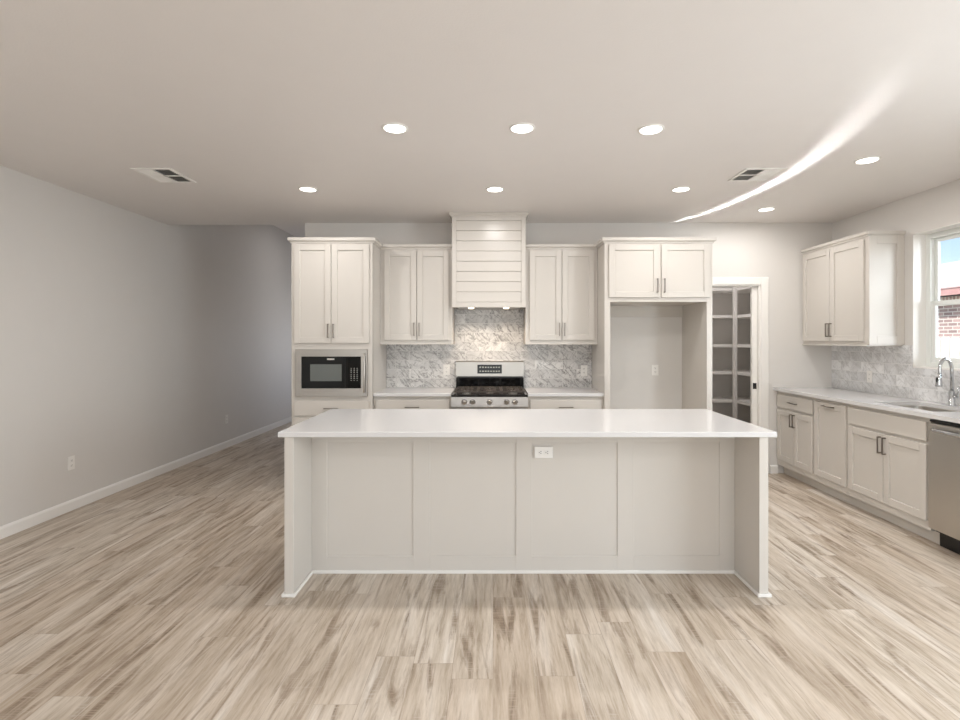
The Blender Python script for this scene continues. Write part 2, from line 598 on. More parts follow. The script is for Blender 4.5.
# glazed opening behind the camera and the side window of the living area (seen only in reflections)
for nm, xs, horiz in (('window_2', (-3.2, -1.27, 0.66, 2.6), True),):
    o = thing(nm, 'row of tall white framed windows behind the viewer', None, kind='structure')
    m = MB()
    for x in xs:
        m.box(max(-3.2, x - 0.05), min(2.6, x + 0.05), -3.1, -3.02, 0.12, 2.36)
    m.box(-3.2, 2.6, -3.1, -3.02, 0.12, 0.2).box(-3.2, 2.6, -3.1, -3.02, 2.28, 2.36)
    m.build('window_frame', 'vinyl', o)
o = thing('window_3', 'white framed side window of the living area', None, kind='structure')
m = MB()
m.box(3.82, 3.88, S0, S0 + 0.05, 0.5, 2.2).box(3.82, 3.88, S1 - 0.05, S1, 0.5, 2.2)
m.box(3.82, 3.88, S0 + 0.05, S1 - 0.05, 0.5, 0.55).box(3.82, 3.88, S0 + 0.05, S1 - 0.05, 2.15, 2.2)
m.build('window_frame', 'vinyl', o)

# ------------------------------------------------------------------ outside the window
struct(MB().box(XO, 40, -10, 45, -0.5, -0.35).build('ground', 'grass'))
nh = thing('neighbour_house', 'pink brick house with pale roof seen through the window beyond the fence', 'house', (9.6, 30, -0.35), R(-90))
MB().box(-2, 30, 0, 6, 0, 2.72).build('brick_wall', 'brick', nh)
MB().box(-2, 30, -0.03, 0, 2.55, 2.72).build('soldier_course', 'soldier', nh)
MB().box(-2.4, 30.4, -0.38, -0.32, 2.72, 2.88).build('fascia', 'fascia', nh)
MB().prism([(-0.4, 2.86), (3.0, 3.95), (6.4, 2.86)], -2.5, 30.5, 'X').build('roof', 'roof', nh)
fn = thing('picket_fence', 'whitewashed board fence outside the kitchen window', 'fence', (6.6, 16, -0.35), R(-90))
n = 0
for k in range(60):
    x = k * 0.152
    h = 1.86 + random.uniform(-0.012, 0.012)
    MB().prism([(x, 0), (x + 0.14, 0), (x + 0.14, h - 0.03), (x + 0.11, h), (x + 0.03, h), (x, h - 0.03)], -0.02, 0.0, 'Y').build('picket', 'fence', fn)
for z in (0.4, 1.45):
    MB().box(0, 9.12, 0.0, 0.04, z, z + 0.09).build('rail', 'fence', fn)

# ------------------------------------------------------------------ cabinet builders (local: front faces -Y, back on y = 0)
DT = 0.020        # door thickness


def shaker(x0, x1, z0, z1, yf, sw=0.058, rec=0.012):
    """one shaker front as a mesh; yf = plane it is mounted on"""
    m = MB()
    y0, y1 = yf - DT, yf
    b = 0.0022
    m.box(x0, x0 + sw, y0, y1, z0, z1, b).box(x1 - sw, x1, y0, y1, z0, z1, b)
    m.box(x0 + sw - 0.001, x1 - sw + 0.001, y0, y1, z0, z0 + sw, b).box(x0 + sw - 0.001, x1 - sw + 0.001, y0, y1, z1 - sw, z1, b)
    m.box(x0 + sw - 0.004, x1 - sw + 0.004, y0 + rec, y1 - 0.002, z0 + sw - 0.004, z1 - sw + 0.004)
    return m


def slab(x0, x1, z0, z1, yf):
    return MB().box(x0, x1, yf - DT, yf, z0, z1, 0.003, 2)


def pull(parent, x, z, yf, length=0.135, vert=True):
    """square bar pull standing on a front whose outer plane is yf - DT"""
    m = MB()
    y1 = yf - DT + 0.001
    y0 = y1 - 0.032
    t = 0.0048
    h = length / 2
    if vert:
        m.box(x - t, x + t, y0, y0 + 2 * t, z - h, z + h, 0.0012)
        for s in (-1, 1):
            zz = z + s * (h - t)
            m.box(x - t, x + t, y0 + 0.004, y1, zz - t, zz + t)
    else:
        m.box(x - h, x + h, y0, y0 + 2 * t, z - t, z + t, 0.0012)
        for s in (-1, 1):
            xx = x + s * (h - t)
            m.box(xx - t, xx + t, y0 + 0.004, y1, z - t, z + t)
    return m.build('handle', 'nickel', parent)


def door(parent, x0, x1, z0, z1, yf, hx=None, hz=None, hl=0.135, vert=True):
    d = shaker(x0, x1, z0, z1, yf).build('door', 'cab', parent)
    if hx is not None:
        pull(d, hx, hz, yf, hl, vert)
    return d


def drawer(parent, x0, x1, z0, z1, yf, handle=True, hl=0.14, name='drawer'):
    d = slab(x0, x1, z0, z1, yf).build(name, 'cab', parent)
    if handle:
        pull(d, (x0 + x1) / 2, (z0 + z1) / 2, yf, hl, False)
    return d


def crown(parent, x0, x1, yf, zt, hgt=0.05, out=0.028, left=True, right=True, back=0.0):
    """flared top moulding from zt-hgt to zt, returned along open sides"""
    m = MB()
    L = out if left else 0
    Rr = out if right else 0
    z0 = zt - hgt
    zm = zt - hgt * 0.42
    def loop(dl, dr, df, z):
        return [(x0 - dl, yf - df, z), (x1 + dr, yf - df, z), (x1 + dr, back, z), (x0 - dl, back, z)]
    k = 0.35
    levels = [loop(L * k, Rr * k, out * k, z0), loop(L * k, Rr * k, out * k, z0 + 0.008), loop(L * .55, Rr * .55, out * .55, z0 + 0.014),
              loop(L, Rr, out, z0 + 0.020), loop(L, Rr, out, zt)]
    rings = [[m.bm.verts.new(p) for p in lv] for lv in levels]
    m.bm.faces.new(rings[0])
    m.bm.faces.new(rings[-1])
    for a, b in zip(rings, rings[1:]):
        for i in range(4):
            m.bm.faces.new((a[i], a[(i + 1) % 4], b[(i + 1) % 4], b[i]))
    return m.build('crown_moulding', 'cab', parent)


# ---- tall oven cabinet with the built-in microwave
XT0, XT1 = -1.953, -1.166
WT = XT1 - XT0
DTALL = 0.66
t = thing('oven_cabinet', 'tall shaker cabinet with built-in microwave at the left end of the back wall', 'cabinet', (XT0, YB, 0))
yf = -DTALL
m = MB()
MZ0, MZ1 = 0.94, 1.35
m.box(0, 0.02, yf + 0.001, 0, 0.10, 2.42).box(WT - 0.02, WT, yf + 0.001, 0, 0.10, 2.42)
m.box(0.02, WT - 0.02, yf + 0.02, 0, 0.10, MZ0 - 0.01).box(0.02, WT - 0.02, yf + 0.02, 0, MZ1 + 0.01, 2.42)
m.box(0.02, WT - 0.02, -0.02, 0, MZ0 - 0.01, MZ1 + 0.01)
m.build('cabinet_box', 'cab', t)
m = MB()
m.box(0, 0.062, yf, yf + 0.02, 0.10, 2.42).box(WT - 0.062, WT, yf, yf + 0.02, 0.10, 2.42)
m.box(0.062, WT - 0.062, yf, yf + 0.02, 0.10, MZ0).box(0.062, WT - 0.062, yf, yf + 0.02, MZ1, 2.42)
m.build('face_frame', 'cab', t)
MB().box(0.02, WT - 0.02, yf + 0.075, yf + 0.095, 0, 0.10).build('toe_kick', 'cab', t)
door(t, 0.031, 0.386, 1.43, 2.385, yf, 0.386 - 0.024, 1.548)
door(t, 0.391, WT - 0.031, 1.43, 2.385, yf, 0.391 + 0.024, 1.548)
drawer(t, 0.031, WT - 0.031, 0.729, 0.872, yf)
drawer(t, 0.031, WT - 0.031, 0.43, 0.712, yf)
drawer(t, 0.031, WT - 0.031, 0.13, 0.413, yf)
crown(t, 0, WT, yf, 2.45)

# microwave
mw = thing('microwave', 'built-in stainless microwave with black glass front in the tall cabinet', 'microwave', (XT0, YB, MZ0))
x0, x1 = 0.046, WT - 0.046
z0, z1 = -0.025, 0.431
my = yf - 0.003
MB().box(0.085, WT - 0.085, my + 0.006, -0.12, 0.001, MZ1 - MZ0 - 0.008).build('body', 'gasket', mw)
m = MB()
gx0, gx1, gz0, gz1 = x0 + 0.06, x1 - 0.062, z0 + 0.078, z1 - 0.070
m.box(x0, gx0, my - 0.028, my, z0, z1, 0.004, 2).box(gx1, x1 - 0.0, my - 0.028, my, z0, z1, 0.004, 2)
m.box(gx0 - 0.002, gx1 + 0.002, my - 0.0275, my, z0 + 0.0005, gz0).box(gx0 - 0.002, gx1 + 0.002, my - 0.0275, my, gz1, z1 - 0.0005)
m.build('trim_frame', 'steel_h', mw)
dg = MB().box(gx0 + 0.001, gx1 - 0.001, my - 0.024, my + 0.004, gz0 + 0.001, gz1 - 0.001, 0.002).build('door', 'dglass', mw)
MB().box(gx0 + 0.085, gx1 - 0.185, my - 0.0255, my - 0.0235, gz0 + 0.07, gz1 - 0.075).build('window', 'mglass', dg)
MB().box(gx0 + 0.248, gx0 + 0.318, my - 0.0262, my - 0.0235, gz1 - 0.034, gz1 - 0.018).build('badge', 'steel', dg)
cp = MB().box(gx1 - 0.152, gx1 - 0.1505, my - 0.0255, my - 0.0235, gz0 + 0.004, gz1 - 0.004).build('control_panel', 'gasket', mw)
m = MB()
for r in range(7):
    for c in range(3):
        zz = gz0 + 0.075 + r * 0.0195
        xx = gx1 - 0.098 + c * 0.029
        m.box(xx, xx + 0.010, my - 0.0255, my - 0.0235, zz, zz + (0.008 if r % 3 else 0.005))
m.build('keypad', 'key', cp)
hx = gx1 + 0.037
m = MB()
m.tube([(hx + 0.006 * math.cos((k / 10 - .5) * math.pi) - 0.003, my - 0.045 - 0.012 * math.sin(math.pi * k / 10), z0 + 0.04 + (z1 - z0 - 0.08) * k / 10) for k in range(11)], 0.009)
m.cyl((hx, my - 0.02, z0 + 0.06), (hx, my - 0.048, z0 + 0.06), 0.007).cyl((hx, my - 0.02, z1 - 0.06), (hx, my - 0.048, z1 - 0.06), 0.007)
m.build('handle', 'steel', mw)

# ---- two-door wall cabinets either side of the hood
DU = 0.33


def wall_cabinet(name, label, X0, X1, loc=None, rz=0.0, d=DU, crl=True, crr=True, doors=None, zb=1.42, zt=2.445, group=None):
    W = X1 - X0
    t = thing(name, label, 'cabinet', loc or (X0, YB, 0), rz, group)
    y = -d
    MB().box(0, W, y, -0.001, zb + 0.006, zt - 0.03, 0.001).build('cabinet_box', 'cab', t)
    MB().box(-0.0, W, y - 0.012, -0.001, zb - 0.006, zb + 0.006, 0.001).build('light_rail', 'cab', t)
    if doors is None:
        g = 0.022
        c = W / 2
        doors = [(g, c - 0.003), (c + 0.003, W - g)]
    (a0, a1), (b0, b1) = doors
    door(t, a0, a1, zb + 0.038, zt - 0.066, y, a1 - 0.024, zb + 0.15)
    door(t, b0, b1, zb + 0.038, zt - 0.066, y, b0 + 0.024, zb + 0.15)
    crown(t, 0, W, y, zt, 0.046, 0.026, crl, crr)
    return t


wall_cabinet('wall_cabinet', 'two door wall cabinet between the tall oven cabinet and the range hood', -1.164, -0.419, crl=False, crr=False,
             doors=[(0.042, 0.376), (0.382, 0.711)], group='two door wall cabinets beside the hood')
wall_cabinet('wall_cabinet', 'two door wall cabinet between the range hood and the fridge alcove', 0.335, 1.079, crl=False, crr=False,
             doors=[(0.044, 0.371), (0.377, 0.710)], group='two door wall cabinets beside the hood')
# ---- wall cabinet on the window wall
rc = wall_cabinet('wall_cabinet', 'two door wall cabinet on the right wall beside the window', 0, 0.985, (XR, YB - 0.002, 0), R(-90), 0.32, False, True, zb=1.41,
                  doors=[(0.02, 0.474), (0.48, 0.945)])
# shaker end panel on its camera side
m = MB()
W = 0.985
for (a, b, c, d) in ((-0.32, -0.25, 1.416, 2.40), (-0.07, -0.001, 1.416, 2.40), (-0.25, -0.07, 1.416, 1.50), (-0.25, -0.07, 2.33, 2.40)):
    m.box(W, W + 0.016, a, b, c, d, 0.0015)
m.box(W, W + 0.006, -0.255, -0.065, 1.49, 2.34)
m.build('end_panel', 'cab', rc)

# ---- range hood
hx0, hx1, hyf = -0.415, 0.331, 5.25 - YB
hd = thing('range_hood', 'white shiplap range hood reaching the ceiling over the range', 'range hood', (0, YB, 0))
m = MB()
m.box(hx0, hx1, hyf + 0.02, -0.001, 1.80, ZC - 0.002)
m.build('hood_body', 'cab', hd)
m = MB()
sw = 0.045
m.box(hx0, hx0 + sw, hyf, hyf + 0.02, 1.79, ZC - 0.03, 0.002).box(hx1 - sw, hx1, hyf, hyf + 0.02, 1.79, ZC - 0.03, 0.002)
m.box(hx0 + sw, hx1 - sw, hyf, hyf + 0.02, 1.79, 1.842, 0.002).box(hx0 + sw, hx1 - sw, hyf, hyf + 0.02, 2.668, ZC - 0.03, 0.002)
m.build('hood_frame', 'cab', hd)
m = MB()
n = 8
ph = (2.668 - 1.842) / n
for k in range(n):
    m.box(hx0 + sw, hx1 - sw, hyf + 0.008, hyf + 0.021, 1.842 + k * ph + 0.003, 1.842 + (k + 1) * ph - 0.001, 0.0015)
m.build('shiplap', 'cab', hd)
crown(hd, hx0, hx1, hyf, ZC - 0.001, 0.042, 0.026)
ins = MB().box(hx0 + 0.05, hx1 - 0.05, hyf + 0.05, -0.03, 1.792, 1.802).build('hood_insert', 'steel', hd)
for k, x in enumerate((-0.225, 0.135)):
    MB().cyl((x, hyf + 0.10, 1.793), (x, hyf + 0.10, 1.783), 0.032, 0.026).build('hood_light', 'hoodlamp', hd)
    light('hood_lamp', 'SPOT', (x, YB + hyf + 0.10, 1.775), (R(12), 0, 0), 9, (1, 0.80, 0.60), spot_size=R(125), spot_blend=0.8, shadow_soft_size=0.03)

# ---- refrigerator alcove
FX0, FX1 = 1.081, 2.127
WF = FX1 - FX0
t = thing('fridge_cabinet', 'tall surround with two upper doors over the empty fridge alcove', 'cabinet', (FX0, YB, 0))
yf = -DTALL
MB().box(0, 0.055, yf, -0.001, 0, 2.42, 0.0015).build('side_panel', 'cab', t)
MB().box(WF - 0.055, WF, yf, -0.001, 0, 2.42, 0.0015).build('side_panel', 'cab', t)
MB().box(0.055, WF - 0.055, yf + 0.0005, -0.001, 1.831, 2.42).build('cabinet_box', 'cab', t)
MB().box(0.055, WF - 0.055, -0.02, -0.001, 1.71, 1.831).build('mounting_rail', 'cab', t)
door(t, 0.040, 0.528, 1.872, 2.385, yf, 0.528 - 0.024, 1.985)
door(t, 0.548, WF - 0.030, 1.872, 2.385, yf, 0.548 + 0.024, 1.985)
crown(t, 0, WF, yf, 2.45)

# ---- base cabinets beside the range
DB = 0.61


def base_cabinet(label, X0, X1, loc=None, rz=0.0, d=DB, name='base_cabinet', style='drawer', hollow=False, toe=0.10, ztop=0.909):
    W = X1 - X0
    t = thing(name, label, 'cabinet', loc or (X0, YB, 0), rz)
    y = -d
    m = MB()
    if hollow:
        m.box(0, W, y, y + 0.02, toe, ztop).box(0, 0.018, y + 0.02, -0.001, toe, ztop).box(W - 0.018, W, y + 0.02, -0.001, toe, ztop)
        m.box(0.018, W - 0.018, y + 0.02, -0.001, toe, toe + 0.02)
    else:
        m.box(0, W, y, -0.001, toe, ztop)
    m.build('cabinet_box', 'cab', t)
    MB().box(0, W, y + 0.07, y + 0.085, 0, toe).build('toe_kick', 'cab', t)
    g = 0.022
    c = W / 2
    if style == 'trash':
        door(t, g * .6, W - g * .6, 0.165, 0.874, y, W / 2, 0.845, 0.15, False)
        return t
    if style == 'sink':
        drawer(t, g, W - g, 0.735, 0.874, y, False, name='false_front')
    else:
        drawer(t, g, W - g, 0.737, 0.874, y)
    door(t, g, c - 0.002, 0.165, 0.712, y, c - 0.026, 0.622)
    door(t, c + 0.002, W - g, 0.165, 0.712, y, c + 0.026, 0.622)
    return t


base_cabinet('base cabinet with one drawer to the left of the range', XT1 + 0.001, -0.408)
base_cabinet('base cabinet with one drawer to the right of the range', 0.342, FX0 - 0.001)
tag(MB().box(XT1 + 0.001, -0.407, YB - 0.64, YB - 0.001, 0.91, 0.94, 0.003, 2).build('countertop', 'quartz'),
    'short white quartz countertop left of the range', 'countertop')
tag(MB().box(0.341, FX0 - 0.001, YB - 0.64, YB - 0.001, 0.91, 0.94, 0.003, 2).build('countertop', 'quartz'),
    'short white quartz countertop right of the range', 'countertop')

# ---- backsplash (local X along the wall, Z up)
bs = MB()
bs.box(XT1 + 0.001, FX0 - 0.001, -0.009, -0.0005, 0.0, 0.473).box(hx0, hx1, -0.009, -0.0005, 0.473, 0.855)
o = bs.build('tile_backsplash', 'marble')
o.location = (0, YB, 0.941)
tag(o, 'grey marble subway tile backsplash behind the range and under the hood', 'backsplash')
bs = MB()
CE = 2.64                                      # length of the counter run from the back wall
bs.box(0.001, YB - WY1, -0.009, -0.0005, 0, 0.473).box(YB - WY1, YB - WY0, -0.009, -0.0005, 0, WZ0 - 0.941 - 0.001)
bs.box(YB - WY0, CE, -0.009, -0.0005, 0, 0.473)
o = bs.build('tile_backsplash', 'marble_lit')
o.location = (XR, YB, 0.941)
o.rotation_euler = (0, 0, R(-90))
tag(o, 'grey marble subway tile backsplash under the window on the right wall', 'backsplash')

# ---- gas range
rg = thing('gas_range', 'stainless gas range with black cooktop between the back base cabinets', 'range', (-0.033, YB, 0))
hw = 0.371
ryf = -0.665
MB().box(-hw, hw, ryf + 0.03, -0.02, 0.03, 0.905).build('body', 'steel', rg)
m = MB()
m.box(-hw, hw, ryf + 0.005, -0.085, 0.905, 0.930, 0.006, 2)
m.build('cooktop', 'black', rg)
m = MB()
m.prism([(ryf + 0.03, 0.80), (ryf - 0.012, 0.80), (ryf - 0.012, 0.815), (ryf + 0.004, 0.907), (ryf + 0.03, 0.907)], -hw, hw, 'X')
m.build('control_panel', 'steel_h', rg)
for x in (-0.245, -0.165, 0.0, 0.165, 0.245):
    kb = MB().cyl((x, ryf - 0.002, 0.858), (x, ryf - 0.034, 0.853), 0.022, 0.019).build('knob', 'steel', rg)
    MB().cyl((x, ryf + 0.004, 0.859), (x, ryf - 0.008, 0.857), 0.028, 0.028).build('bezel', 'chrome', kb)
od = MB().box(-hw + 0.004, hw - 0.004, ryf - 0.01, ryf + 0.03, 0.235, 0.79, 0.006, 2).build('oven_door', 'steel_h', rg)
MB().box(-0.25, 0.25, ryf - 0.012, ryf - 0.009, 0.34, 0.62).build('window', 'dglass', od)
m = MB().tube([(-0.32, ryf - 0.055, 0.735), (0.32, ryf - 0.055, 0.735)], 0.012)
m.cyl((-0.29, ryf - 0.005, 0.735), (-0.29, ryf - 0.055, 0.735), 0.009).cyl((0.29, ryf - 0.005, 0.735), (0.29, ryf - 0.055, 0.735), 0.009)
m.build('handle', 'steel', od)
MB().box(-hw + 0.004, hw - 0.004, ryf - 0.006, ryf + 0.03, 0.06, 0.225, 0.006, 2).build('drawer', 'steel_h', rg)
for sx_ in (-1, 1):
    for yy in (ryf + 0.08, -0.08):
        MB().cyl((sx_ * 0.33, yy, 0), (sx_ * 0.33, yy, 0.035), 0.018).build('foot', 'kick', rg)
bgw = 0.364
m = MB()
m.prism([(-0.115, 1.07), (-0.105, 1.222), (-0.09, 1.232), (-0.02, 1.232), (-0.02, 1.07)], -bgw, bgw, 'X')
bgd = m.build('backguard', 'steel_h', rg)
MB().prism([(-0.080, 0.93), (-0.090, 1.05), (-0.02, 1.05), (-0.02, 0.93)], -bgw, bgw, 'X').build('splash_panel', 'black', rg)
MB().box(-bgw + 0.01, bgw - 0.01, -0.075, -0.03, 1.049, 1.071).build('vent_slot', 'gasket', rg)
ds = MB().prism([(-0.1140, 1.10), (-0.1085, 1.195), (-0.10, 1.195), (-0.10, 1.10)], -0.135, 0.128, 'X').build('display', 'dglass', bgd)
m = MB()
for r in range(2):
    for c in range(8):
        xx = -0.112 + c * 0.029
        zz = 1.118 + r * 0.042
        yy = -0.1140 + (zz - 1.10) * 0.058
        m.box(xx, xx + 0.017, yy - 0.0012, yy + 0.004, zz, zz + 0.013)
m.build('keypad', 'key', ds)


def grate(x0, x1):
    m = MB()
    y0, y1 = ryf + 0.05, -0.115
    z0, z1 = 0.944, 0.962
    for x in (x0, x1 - 0.012):
        m.box(x, x + 0.012, y0, y1, z0, z1, 0.002)
    for y in (y0, (y0 + y1) / 2 - 0.006, y1 - 0.012):
        m.box(x0 + 0.012, x1 - 0.012, y, y + 0.012, z0, z1, 0.002)
    xm = (x0 + x1) / 2
    for yc in (y0 + (y1 - y0) * .25, y0 + (y1 - y0) * .75):
        for k in range(4):
            a = k * math.pi / 2 + math.pi / 4
            m.tube([(xm + .022 * math.cos(a), yc + .022 * math.sin(a), z1 + .001), (xm + .085 * math.cos(a), yc + .085 * math.sin(a), z1 - .006)], .0055, 8)
        m.box(xm - 0.005, xm + 0.005, yc - 0.12, yc - 0.03, z0, z1, 0.001).box(xm - 0.005, xm + 0.005, yc + 0.03, yc + 0.12, z0, z1, 0.001)
    for x in (x0 + 0.006, x1 - 0.006):
        for y in (y0 + 0.006, y1 - 0.006):
            m.cyl((x, y, 0.929), (x, y, 0.946), 0.006, seg=8)
    return m.build('grate', 'iron', rg)


grate(-0.345, -0.118)
grate(-0.114, 0.114)
grate(0.118, 0.345)
for (x, y) in ((-0.231, -0.50), (-0.231, -0.25), (0.0, -0.375), (0.231, -0.50), (0.231, -0.25)):
    bn = MB().cyl((x, y, 0.929), (x, y, 0.941), 0.046, 0.042).build('burner', 'steel', rg)
    MB().cyl((x, y, 0.940), (x, y, 0.950), 0.034, 0.030).build('burner_cap', 'burner', bn)

# ------------------------------------------------------------------ cabinets along the window wall
RL = (XR, YB - 0.001, 0)
RZ = R(-90)
DR = 0.602
base_cabinet('drawer and two door base cabinet in the corner of the window wall run', 0.0, 0.668, RL, RZ, DR)
base_cabinet('narrow pull-out base cabinet with a horizontal top handle', 0, 0.468, (XR, YB - 0.67, 0), RZ, DR, style='trash')
base_cabinet('two door sink base cabinet with a plain false front left of the dishwasher', 0, 0.858, (XR, YB - 1.14, 0), RZ, DR, style='sink', hollow=True)
tag(MB().box(2.612, CE, -DR, -0.001, 0, 0.909, 0.001).build('cabinet_end_panel', 'cab'), 'painted end panel on the far side of the dishwasher', 'panel')
ep = bpy.data.objects['cabinet_end_panel']
ep.location = RL
ep.rotation_euler = (0, 0, RZ)
# dishwasher
dw = thing('dishwasher', 'stainless dishwasher under the right countertop beside the sink base', 'dishwasher', (XR, YB - 2.003, 0), RZ)
MB().box(0.004, 0.602, -DR + 0.03, -0.03, 0.10, 0.895).build('body', 'gasket', dw)
dd = MB().box(0.004, 0.602, -DR - 0.028, -DR + 0.03, 0.13, 0.876, 0.006, 2).build('door', 'steel', dw)
MB().box(0.004, 0.602, -DR - 0.02, -DR + 0.03, 0.882, 0.898, 0.003).build('control_strip', 'black', dw)
m = MB()
hp = [(0.04 + 0.526 * k / 16, -DR - 0.028 - 0.045 * math.sin(math.pi * k / 16) ** 0.5 + 0.004, 0.832) for k in range(17)]
m.tube(hp, 0.015)
m.build('handle', 'chrome', dd)
MB().box(0.004, 0.602, -DR + 0.055, -DR + 0.075, 0.0, 0.10).build('kick_plate', 'kick', dw)

# countertop with an opening for the undermount sink
SX0, SX1, SY0, SY1 = 1.32, 1.93, -0.52, -0.13
m = MB()
zt0, zt1 = 0.91, 0.94
cd = -0.652
m.box(0, SX0, cd, -0.001, zt0, zt1).box(SX1, CE + 0.01, cd, -0.001, zt0, zt1)
m.box(SX0, SX1, cd, SY0, zt0, zt1).box(SX0, SX1, SY1, -0.001, zt0, zt1)
bmesh.ops.remove_doubles(m.bm, verts=m.bm.verts[:], dist=0.0005)
o = m.build('countertop', 'quartz')
o.location = RL
o.rotation_euler = (0, 0, RZ)
tag(o, 'long white quartz countertop with the sink on the right wall', 'countertop')
# sink
sk = thing('kitchen_sink', 'undermount stainless sink basin below the window', 'sink', (XR, YB - 0.001, 0), RZ)
m = MB()
zb = 0.71
prof = [(0.012, 0.9095), (0.0, 0.9095), (0.0, 0.905), (-0.010, 0.74), (-0.035, zb), ]


def rrect(x0, x1, y0, y1, r, z, n=5):
    pts = []
    for cx, cy, a0 in ((x1 - r, y1 - r, 0), (x0 + r, y1 - r, 90), (x0 + r, y0 + r, 180), (x1 - r, y0 + r, 270)):
        for k in range(n + 1):
            a = R(a0 + 90 * k / n)
            pts.append((cx + r * math.cos(a), cy + r * math.sin(a), z))
    return pts


rings = [[m.bm.verts.new(p) for p in rrect(SX0 - d, SX1 + d, SY0 - d, SY1 + d, 0.05, z)] for d, z in prof]
for a, b in zip(rings, rings[1:]):
    for i in range(len(a)):
        f = m.bm.faces.new((a[i], a[(i + 1) % len(a)], b[(i + 1) % len(a)], b[i]))
        f.smooth = True
m.bm.faces.new(rings[-1])
bas = m.build('basin', 'steel', sk)
sm = bas.modifiers.new('thick', 'SOLIDIFY')
sm.thickness = 0.002
MB().cyl(((SX0 + SX1) / 2, -0.33, zb + 0.001), ((SX0 + SX1) / 2, -0.33, zb + 0.006), 0.045, 0.04).build('drain', 'chrome', sk)
# faucet
fc = thing('faucet', 'chrome gooseneck pull-down faucet behind the sink', 'faucet', (3.635, 4.12, 0.94), R(-90))
m = MB()
m.tube([(0, 0, 0), (0, 0, 0.006), (0, 0, 0.02), (0, 0, 0.10), (0, 0, 0.12)], [0.030, 0.030, 0.022, 0.0225, 0.017])
m.build('body', 'chrome', fc)
arc = [(0, 0, 0.11), (0, 0, 0.28)]
for k in range(1, 15):
    a = math.pi * k / 14 * 1.06
    arc.append((0, -0.048 + 0.048 * math.cos(a), 0.28 + 0.09 * math.sin(a)))
arc.append((0, arc[-1][1] - 0.002, arc[-1][2] - 0.02))
MB().tube(arc, 0.0125).build('spout', 'chrome', fc)
e = arc[-1]
sh = MB().tube([(0, e[1], e[2] + 0.012), (0, e[1] - 0.003, e[2] - 0.03), (0, e[1] - 0.006, e[2] - 0.085), (0, e[1] - 0.006, e[2] - 0.092)],
               [0.014, 0.017, 0.024, 0.022]).build('spray_head', 'chrome', fc)
MB().box(-0.008, 0.008, e[1] - 0.025, e[1] - 0.016, e[2] - 0.06, e[2] - 0.02, 0.002).build('spray_button', 'kick', sh)
m = MB()
m.cyl((0, 0, 0.075), (0.045, 0, 0.075), 0.013).tube([(0.04, 0, 0.075), (0.055, 0, 0.11), (0.065, 0.0, 0.16)], [0.009, 0.007, 0.006])
m.build('lever', 'chrome', fc)

# ------------------------------------------------------------------ island
IX0, IX1 = -1.2175, 1.607
IY0, IY1 = 2.938, 3.925
isl = thing('kitchen_island', 'large panelled kitchen island under a white countertop in the foreground', 'island', (0, 0, 0))
lx0, lx1 = -1.1875, 1.567
lt = 0.052
py0 = 3.258
for (a, b) in ((lx0, lx0 + lt), (lx1 - lt, lx1)):
    e = MB().box(a, b, 2.958, 3.885, 0, 0.909, 0.002).build('end_panel', 'cab', isl)
    m = MB()
    m.box(a - 0.013, b + 0.013, 2.945, 2.958, 0, 0.020, 0.003)
    m.box(b if a < 0 else a - 0.013, b + 0.013 if a < 0 else a, 2.958, py0 - 0.013, 0, 0.020, 0.003)
    m.box(a - 0.013 if a < 0 else b, a if a < 0 else b + 0.013, 2.958, 3.885, 0, 0.020, 0.003)
    m.build('shoe_moulding', 'trim', e)
bx0, bx1 = lx0 + lt, lx1 - lt
MB().box(bx0, bx1, py0 + 0.02, 3.865, 0.10, 0.909).build('cabinet_box', 'cab', isl)
# the seating side: a frame of stiles and rails with four flat recessed panels
ps = 160.0 / 1.0025
stl = [(311, 327), (413, 430), (516, 532), (617.5, 634), (719.5, 736)]
stx = [((a - 493) * py0 / FPX, (b - 493) * py0 / FPX) for a, b in stl]
stx[0] = (bx0, stx[0][1])
stx[-1] = (stx[-1][0], bx1)
rz0, rz1 = 0.106, 0.815
m = MB()
for a, b in stx:
    m.box(a, b, py0, py0 + 0.02, 0.0, 0.909, 0.0015)
for (a, b), (c, d) in zip(stx, stx[1:]):
    m.box(b - 0.001, c + 0.001, py0, py0 + 0.02, 0.0, rz0, 0.0015).box(b - 0.001, c + 0.001, py0, py0 + 0.02, rz1, 0.909, 0.0015)
ff = m.build('panel_frame', 'cab', isl)
for (a, b), (c, d) in zip(stx, stx[1:]):
    MB().box(b, c, py0 + 0.006, py0 + 0.0199, rz0, rz1).build('recessed_panel', 'cab', ff)
MB().box(bx0, bx1, py0 - 0.013, py0, 0, 0.020, 0.003).build('shoe_moulding', 'trim', isl)
# working side, facing the range
ib = 3.865
m = MB()
MB().box(bx0, bx1, ib - 0.09, ib - 0.075, 0, 0.10).build('toe_kick', 'cab', isl)
nw = 4
wd = (bx1 - bx0) / nw
for k in range(nw):
    a, b = bx0 + k * wd + 0.012, bx0 + (k + 1) * wd - 0.012
    dr = MB().box(a, b, ib, ib + DT, 0.737, 0.874, 0.003, 2).build('drawer', 'cab', isl)
    MB().box((a + b) / 2 - 0.07, (a + b) / 2 + 0.07, ib + DT - 0.001, ib + DT + 0.03, 0.80, 0.81, 0.002).build('handle', 'nickel', dr)
    m = MB()
    s = 0.058
    m.box(a, a + s, ib, ib + DT, 0.165, 0.712, .002).box(b - s, b, ib, ib + DT, 0.165, 0.712, .002)
    m.box(a + s, b - s, ib, ib + DT, 0.165, 0.165 + s, .002).box(a + s, b - s, ib, ib + DT, 0.712 - s, 0.712, .002)
    m.box(a + s, b - s, ib, ib + DT - 0.009, 0.165 + s, 0.712 - s)
    m.build('door', 'cab', isl)
tag(MB().box(IX0, IX1, IY0, IY1, 0.91, 0.94, 0.003, 2).build('countertop', 'quartz'),
    'wide white quartz countertop on the island in the foreground', 'countertop')

